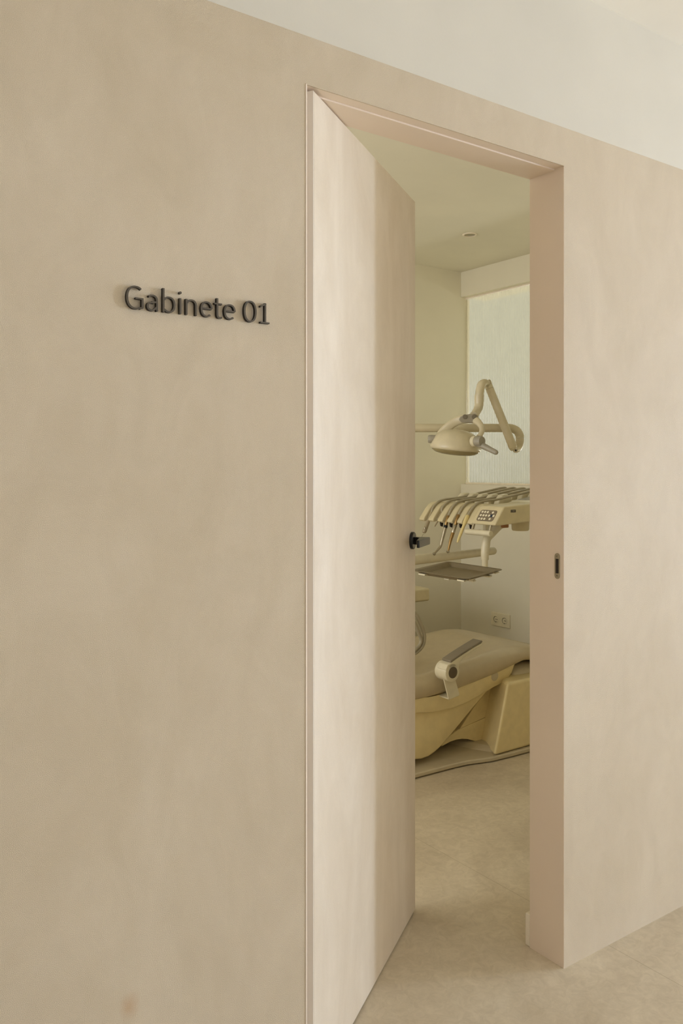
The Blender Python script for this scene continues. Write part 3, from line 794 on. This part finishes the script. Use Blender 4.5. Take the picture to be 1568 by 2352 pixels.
for (u, v, a) in ((TW / 2 - .012, -TL / 2 + .055, 1), (-TW / 2 + .012, -TL / 2 + .03, 1), (-TW / 2 + .06, -TL / 2 + .012, 0), (TW / 2 - .03, -TL / 2 + .012, 0), (-TW / 2 + .012, TL / 2 - .05, 1)):
    du_, dv_ = (.006, .016) if a else (.016, .006)
    if u < 0 and a: du_ = .014
    bm = new(); hexa(bm, [T(u - du_, v - dv_, -.002), T(u + du_, v - dv_, -.002), T(u + du_, v + dv_, -.002), T(u - du_, v + dv_, -.002)],
                     [T(u - du_, v - dv_, .004), T(u + du_, v - dv_, .004), T(u + du_, v + dv_, .004), T(u - du_, v + dv_, .004)])
    add('carrier_clip', bm, 'ivory', du, smooth=0, bevel=.001)

# ------------------------------------------------------------------ HANDPIECES
SLOT = [y - .011 for y in SLOT]
GH = 'hose-fed instruments hung on the delivery head'
def hose(y, p0, parent):
    pts = [p0, (2.708, y, 1.112), (2.740, y, 1.138), (2.785, y, 1.150), (2.87, y, 1.156), (2.955, y, 1.168), (3.03, y, 1.179), (3.11, y, 1.191), (3.185, y, 1.201), (3.215, y, 1.198), (3.235, y, 1.180), (3.245, y, 1.150)]
    bm = new(); tube(bm, pts, .0057, 12, 6); return add('hose', bm, 'hose', parent, smooth=70)
def piece(name, label, cat, i, a, b):
    """a: where the hose ends, b: direction down along the instrument"""
    y = SLOT[i]; r = root(name, label, cat, (a[0], y, a[1]), GH)
    A = Vector((a[0], y, a[1])); d = (Vector((b[0], y, b[1])) - A).normalized()
    hose(y, A, r); return r, A, d, (Vector((b[0], y, b[1])) - A).length
def P_at(px, py, i):
    p = on_y(px, py, SLOT[i]); return (p.x, p.z)
# far one: air-water syringe
r, A, d, L = piece('air_water_syringe', 'steel syringe with thin needle tip, first instrument from the door edge', 'dental instrument', 0, P_at(990, 1180, 0), P_at(973, 1224, 0))
bm = new(); lathe(bm, A, d, [(-.01, .0065), (.0, .0078), (L * .3, .0088), (L * .7, .0100), (L * .9, .0105), (L * .98, .0085), (L, .004), (L, 0)], 20); bd = add('syringe_body', bm, 'strike', r)
c = A + d * (L * .78); side = Vector((-d.z, 0, d.x)); side = side if side.x < 0 else -side
bm = new(); lathe(bm, c + side * .008 + Vector((0, -.004, 0)), (side + Vector((0, -.6, 0))), [(0, .0045), (.003, .0045), (.004, .003), (.004, 0)], 14); add('trigger_button', bm, 'steel', bd)
n1 = Vector((P_at(967, 1236, 0)[0], SLOT[0], P_at(967, 1236, 0)[1]))
bm = new(); cyl(bm, A + d * (L * .98), n1, .0014, .0011, 10); add('needle', bm, 'steel', r)
# short scaler connector
r, A, d, L = piece('scaler_connector', 'short steel connector hanging from a grey hose beside the syringe', 'dental instrument', 1, P_at(1015, 1178, 1), P_at(998, 1209, 1))
bm = new(); lathe(bm, A, d, [(-.006, .0065), (0, .0080), (L * .45, .0082), (L * .47, .0095), (L * .55, .0095), (L * .58, .0045), (L * .97, .0030), (L, .0028), (L, 0)], 18); add('connector', bm, 'strike', r)
# turbine with black collar
r, A, d, L = piece('turbine_handpiece', 'slim silver handpiece with a black collar and bent head', 'dental instrument', 2, P_at(1029, 1186, 2), P_at(1011, 1256, 2))
E1 = Vector((P_at(997, 1272, 2)[0], SLOT[2], P_at(997, 1272, 2)[1]))
bm = new(); lathe(bm, A, d, [(-.004, .0066), (0, .0085), (L * .30, .0085), (L * .31, .0075), (L * .33, .0075)], 20); add('coupling', bm, 'brass', r)
bm = new(); lathe(bm, A + d * (L * .30), d, [(0, .0098), (.012, .0096), (.0122, .008)], 20); add('collar', bm, 'black', r, label='black collar')
bm = new(); q0 = A + d * (L * .36)
tube(bm, [q0, A + d * (L * .5), A + d * (L * .75), A + d * (L * .97), (A + d * L) * .72 + E1 * .28, E1 * .8 + (A + d * L) * .2, E1], [.0085, .0088, .0075, .0066, .0060, .0050, .0052], 18); add('body', bm, 'steel', r, smooth=60)
dd2 = (E1 - (A + d * L)).normalized(); hd = Vector((dd2.z, 0, -dd2.x)); hd = hd if hd.z < 0 else -hd
bm = new(); lathe(bm, E1 - hd * .006, hd, [(0, .0058), (.001, .0066), (.010, .0066), (.012, .0055), (.012, 0)], 18); add('head', bm, 'steel', r)
# brass one
r, A, d, L = piece('contra_angle_handpiece', 'brass and silver handpiece hanging right of the black collared one', 'dental instrument', 3, P_at(1052, 1184, 3), P_at(1034, 1243, 3))
E1 = Vector((P_at(1028.5, 1267, 3)[0], SLOT[3], P_at(1028.5, 1267, 3)[1]))
bm = new(); lathe(bm, A, d, [(-.004, .0066), (0, .0088), (L * .34, .0086), (L * .36, .0074), (L * .4, .0074)], 20); add('coupling', bm, 'brass', r)
bm = new(); lathe(bm, A + d * (L * .38), d, [(0, .0082), (.002, .0094), (L * .28, .0094), (L * .3, .0084)], 20); add('motor', bm, 'steel', r)
bm = new(); tube(bm, [A + d * (L * .66), A + d * (L * .8), A + d * L, (A + d * L) * .6 + E1 * .4, E1], [.0086, .0084, .0068, .0058, .0048], 18); add('body', bm, 'brass', r, smooth=60)
bm = new(); lathe(bm, E1 + Vector((.005, 0, .002)), (-1, 0, -.35), [(0, .0055), (.001, .0066), (.010, .0064), (.012, .005), (.012, 0)], 18); add('head', bm, 'steel', r)
# yellowed curing light
r, A, d, L = piece('suction_tip', 'slim cream plastic tip, nearest the keypad', 'dental instrument', 4, P_at(1073, 1186, 4), P_at(1050, 1246, 4))
bm = new(); lathe(bm, A, d, [(-.006, .0066), (0, .0098), (L * .22, .0098), (L * .36, .0072), (L * .7, .0070), (L * .88, .0064), (L * .95, .0045), (L, .0035), (L, 0)], 20); add('tip', bm, 'tip', r)

# ------------------------------------------------------------------ OPERATING LAMP
DP = 4.0
lamp = root('operating_lamp', 'cream dental operating lamp with folded arm hanging in front of the window', 'dental lamp', (2.0, 2.04, .655))
pl_ = lambda x, y, d=DP: at_depth(x, y, d)
a0 = pl_(955, 983); dirp = Vector((-.8147, .58, 0))
post_top = a0 + dirp * .70
bm = new(); tube(bm, [Vector((post_top.x, post_top.y, .655)), Vector((post_top.x, post_top.y, 1.2)), Vector((post_top.x, post_top.y, a0.z - .05)), Vector((post_top.x, post_top.y, a0.z)) + Vector((.8147, -.58, 0)) * .012 + Vector((0, 0, -.012)), post_top + Vector((.8147, -.58, 0)) * .05, a0], .0203, 20)
add('post', bm, 'lamp_cream', lamp, smooth=60)
bm = new()
tube(bm, [a0 - dirp * -.02, a0, pl_(1000, 983), pl_(1080, 983), pl_(1150, 983), pl_(1172, 983.5), pl_(1186, 989), pl_(1193, 1000), pl_(1193.5, 1006)], .0201, 24)
add('support_pipe', bm, 'lamp_cream', lamp, smooth=60)
bm = new()
tube(bm, [pl_(1193.5, 1006.5), pl_(1193.5, 1014), pl_(1192, 1023), pl_(1188, 1031, 3.985), pl_(1183, 1034, 3.96)], [.0196, .0196, .0190, .0165, .013], 24)
add('elbow', bm, 'lamp_cream', lamp, smooth=60)
s0, s1 = pl_(1178.5, 1029, 3.95), pl_(1123.5, 891, 3.95)
bm = new(); cyl(bm, s0, s1, .0205, .0190, 30)
sa = add('spring_arm', bm, 'lamp_cream', lamp, smooth=35, bevel=.004)
bm = new(); ds_ = (s0 - s1).normalized(); lathe(bm, s0 - ds_ * .004, ds_, [(0, .0190), (.008, .0180), (.014, .0135), (.015, 0)], 26); add('arm_cap', bm, 'lamp_cream', sa)
q = s0 + ds_ * .011 + Vector((-.006, -.014, 0)) 
bm = new(); cyl(bm, q, q + ds_ * .004 + Vector((-.003, -.004, 0)), .0034, .0034, 14); add('latch', bm, 'dark', sa)
bm = new(); lathe(bm, s1 + ds_ * .001, -ds_, [(0, .0187), (.004, .0193), (.016, .0188), (.017, .0170)], 30); add('arm_collar', bm, 'ivory', sa)
bm = new(); tube(bm, [pl_(1126, 896, 3.955), pl_(1124.5, 885, 3.95), pl_(1123, 876, 3.945), pl_(1121, 873, 3.94)], [.0150, .0125, .0095, .004], 18); add('arm_fork', bm, 'lamp_cream', sa)
bm = new()
tube(bm, [pl_(1121, 881, 3.93), pl_(1113, 879, 3.92), pl_(1106, 883, 3.91), pl_(1102.5, 893, 3.905), pl_(1101, 905, 3.90), pl_(1101, 908, 3.90)], [.0125, .0172, .0200, .0200, .0200, .0200], 24)
add('neck', bm, 'lamp_cream', lamp, smooth=60)
bm = new()
tube(bm, [pl_(1100.5, 907.5, 3.90), pl_(1100, 913, 3.90), pl_(1100, 922, 3.90)], .0222, 26); add('neck_sleeve', bm, 'lamp_cream', lamp, smooth=50)
bm = new()
tube(bm, [pl_(1100, 921.5, 3.90), pl_(1099.5, 930, 3.90), pl_(1097, 940, 3.89), pl_(1092, 949, 3.87), pl_(1088, 955, 3.85)], [.0212, .0210, .0202, .0196, .0205], 24); add('neck_elbow', bm, 'lamp_cream', lamp, smooth=60)
# head: flattened dome, open side down
HD = 3.82
hc = pl_(1045.5, 1031, HD)                # centre of the lens rim
ax_r = Vector(RT + (0,)); ax_f = Vector(FW + (0,))
tilt = 5.5                                # the rim dips slightly to the right and away
ax_x = (ax_r * math.cos(math.radians(tilt)) + Vector((0, 0, -math.sin(math.radians(tilt))))).normalized()
ax_y = (ax_f + Vector((0, 0, .07))).normalized()
ax_z = ax_x.cross(ax_y).normalized()
if ax_z.z < 0: ax_z = -ax_z
RXh, RYh = .1145, .105
def Hd(u, v, w): return hc + ax_x * u + ax_y * v + ax_z * w
def dome_ring(k, w, n=44, sh=0): return [Hd(RXh * k * math.cos(2 * PI * i / n) + sh, RYh * k * math.sin(2 * PI * i / n), w) for i in range(n)]
bm = new()
loft(bm, [dome_ring(*a) for a in ((.93, -.006), (1.0, -.002), (1.015, .006), (1.0, .018), (.955, .034), (.88, .050), (.77, .065), (.62, .077), (.42, .085), (.2, .0885), (.02, .0895))])
lh = add('lamp_head', bm, 'lamp_cream', lamp, smooth=60)
bm = new(); loft(bm, [dome_ring(*a) for a in ((.955, -.001), (.93, -.010), (.80, -.020), (.55, -.0265), (.25, -.029), (.02, -.0295))]); add('lens', bm, 'lens', lh, smooth=60, label='shaded lens bowl')
# pivot hubs along the lamp's swing axis
pa = Vector((.05, -1, 0)).normalized()
hr = pl_(1086, 1014, 3.74)
bm = new(); lathe(bm, hr, pa, [(0, .0235), (.004, .0245), (.020, .0245), (.021, .0225)], 30); add('pivot_hub', bm, 'ivory', lh)
bm = new(); lathe(bm, hr + pa * .0205, pa, [(0, .0228), (.030, .0228), (.034, .021), (.034, 0)], 30); kb = add('pivot_knob', bm, 'pad_grey', lh, label='grey pivot knob')
bm = new(); lathe(bm, hr + pa * .0342, pa, [(0, .0205), (.0012, .0200), (.0016, 0)], 28); cp = add('knob_cap', bm, 'cream_deep', kb)
for dz in (.004, -.004):
    bm = new(); lathe(bm, hr + pa * .0356 + Vector((0.001, 0, dz)), pa, [(0, .0013), (.0006, .0013), (.0007, 0)], 10); add('screw', bm, 'dark', kb)
h0, h1 = hr + pa * .022 + Vector((0, 0, -.006)), pl_(1142, 1041, 3.66)
bm = new(); tube(bm, [h0, h0.lerp(h1, .25), h0.lerp(h1, .6), h0.lerp(h1, .93), h1], [.0160, .0150, .0125, .0110, .0070], 22); add('handle', bm, 'pad_grey', lh, smooth=50, label='grey grip handle')
hl = pl_(990, 1008.5, 3.82)
bm = new(); lathe(bm, hl + Vector((.02, -.02, 0)), Vector((-.72, .6, 0)), [(0, .0185), (.028, .0195), (.040, .0180), (.043, .015), (.043, 0)], 26); add('pivot_knob', bm, 'pad_grey', lh, label='grey pivot knob')
# yoke: flat arch over the head carrying the switch pad
yk = [(1011, 1000, 3.90, .021), (1018, 991, 3.90, .021), (1030, 980, 3.89, .021), (1045, 969, 3.88, .021), (1060, 963.5, 3.865, .021), (1076, 962, 3.845, .0205), (1091, 965, 3.82, .018), (1101, 973.5, 3.795, .0145), (1106.5, 984, 3.77, .012), (1105, 995, 3.755, .0115), (1099, 1004, 3.745, .012)]
path = spline([pl_(*p[:3]) for p in yk], 6)
hw = [p[3] for p in yk]
rings = []
m = len(path)
for i, p in enumerate(path):
    d = (path[min(i + 1, m - 1)] - path[max(i - 1, 0)]).normalized()
    ww = d.cross(ax_f).normalized(); nn = ww.cross(d).normalized()          # across the band, and through it
    t = i / (m - 1) * (len(hw) - 1); k = min(int(t), len(hw) - 2); w = hw[k] + (hw[k + 1] - hw[k]) * (t - k)
    rings.append([p + ww * (w * math.copysign(abs(math.cos(a)) ** .7, math.cos(a))) + nn * (.013 * math.copysign(abs(math.sin(a)) ** .8, math.sin(a))) for a in [2 * PI * k / 20 for k in range(20)]])
bm = new(); loft(bm, rings); yo = add('yoke', bm, 'lamp_cream', lamp, smooth=60)
# switch pad lying on the crown of the yoke, towards the viewer
def pad_pt(x, y, o): return pl_(x, y, 3.818 - o)
pp = [(1053, 963), (1057, 957), (1066, 953), (1078, 951), (1090, 952), (1098, 956.5), (1100, 960), (1096, 966), (1094, 972), (1084, 971.5), (1070, 971), (1060, 971), (1055.5, 967)]
bm = new(); hexa(bm, [pad_pt(x, y, -.02) for x, y in pp], [pad_pt(x, y, .006) for x, y in pp])
pd = add('switch_pad', bm, 'pad_grey', yo, smooth=30, bevel=.003, label='grey switch pad')
for (x, y) in ((1067.5, 957.5), (1088.5, 957.5)):
    c0, c1 = pad_pt(x, y, .004), pad_pt(x, y, .0085)
    bm = new(); cyl(bm, c0, c1, .0118, .0105, 24); add('button', bm, 'pad_dark', pd, smooth=35, bevel=.001, label='dark grey round button')
KEY, KEY2, FILL, ROOM, LEFT, TERR, SKY, SUN = 288, 142, 34, 14, 40, 4300, .31, 10.5
KC, LC, RCOL = (.77, .96, 1.30), (.90, 1.02, 1.26), (1, .99, 1.0)
# ------------------------------------------------------------------ LIGHT
def area(name, loc, rot, sx, sy, power, col):
    l = bpy.data.lights.new(name, 'AREA'); l.shape = 'RECTANGLE'; l.size = sx; l.size_y = sy; l.energy = power; l.color = col
    o = bpy.data.objects.new(name, l); C.objects.link(o); o.location = loc; o.rotation_euler = rot
    return o
# daylight in the tall glazing at the right-hand end of the corridor
area('corridor_end_window_light', (9.49, -3.95, 1.275), (0, math.radians(90), 0), 2.3, .62, KEY, KC)
area('corridor_end_side_glazing_light', (9.49, -1.53, 1.275), (0, math.radians(90), 0), 2.3, 2.8, KEY2, KC)
# fill light from an unseen window added opposite the door
area('corridor_fill_light', (1.4, -4.61, 1.30), (math.radians(90), 0, 0), 5.1, 2.05, FILL, LC)
area('room_left_fill_light', (RX0 - .02, 1.4, 1.6), (0, math.radians(-90), 0), 1.45, 1.75, LEFT, RCOL)  # unseen left window, added to brighten the far walls
# daylight through the treatment room's own rear window
area('room_rear_window_light', (-.15, RY1 + .02, 1.6), (math.radians(-90), 0, 0), 1.65, 1.45, ROOM, RCOL)
# sunlit terrace outside the reeded window
area('sunlit_terrace_light', (13.9, 2.0, -.05), (math.radians(180), 0, 0), 2.4, 16, TERR, RCOL)
sl = bpy.data.lights.new('sun', 'SUN'); sl.energy = SUN; sl.angle = .009; sl.color = (.92, .99, 1.1)
so = bpy.data.objects.new('sun', sl); C.objects.link(so); so.location = (1, -9, 8); so.rotation_euler = Vector((.0, .57, -.82)).to_track_quat('-Z', 'Y').to_euler()
w = bpy.data.worlds.new('sky'); bpy.context.scene.world = w; w.use_nodes = True
w.node_tree.nodes['Background'].inputs['Color'].default_value = (1, .98, .82, 1)
nt = w.node_tree          # overcast sky, brighter towards the zenith
tc = nt.nodes.new('ShaderNodeTexCoord'); sx = nt.nodes.new('ShaderNodeSeparateXYZ'); nt.links.new(tc.outputs['Generated'], sx.inputs[0])
mr = nt.nodes.new('ShaderNodeMapRange'); mr.inputs['From Min'].default_value = 0; mr.inputs['From Max'].default_value = 1
mr.inputs['To Min'].default_value = SKY; mr.inputs['To Max'].default_value = SKY * 4; nt.links.new(sx.outputs['Z'], mr.inputs['Value'])
nt.links.new(mr.outputs[0], nt.nodes['Background'].inputs['Strength'])

# ------------------------------------------------------------------ CAMERA
cam = bpy.data.cameras.new('camera'); co = bpy.data.objects.new('camera', cam); C.objects.link(co)
cam.sensor_fit = 'HORIZONTAL'; cam.sensor_width = 36; cam.lens = 36 * FPX / 1568
cam.shift_x = 0; cam.shift_y = -(1176 - CY) / 1568
cam.clip_start = .05
co.location = (CAMX, CAMY, CAMZ); co.rotation_euler = (math.radians(90), 0, math.atan2(FW[1], FW[0]) - math.radians(90))
sc = bpy.context.scene; sc.camera = co
sc.view_settings.view_transform = 'Standard'; sc.view_settings.look = 'None'; sc.view_settings.gamma = 1; sc.view_settings.use_curve_mapping = False
sc.view_settings.exposure = 0
cy = sc.cycles
cy.use_denoising = True; cy.max_bounces = 10; cy.diffuse_bounces = 6; cy.glossy_bounces = 4; cy.transmission_bounces = 6; cy.transparent_max_bounces = 12
cy.sample_clamp_indirect = 6; cy.caustics_reflective = False; cy.caustics_refractive = False
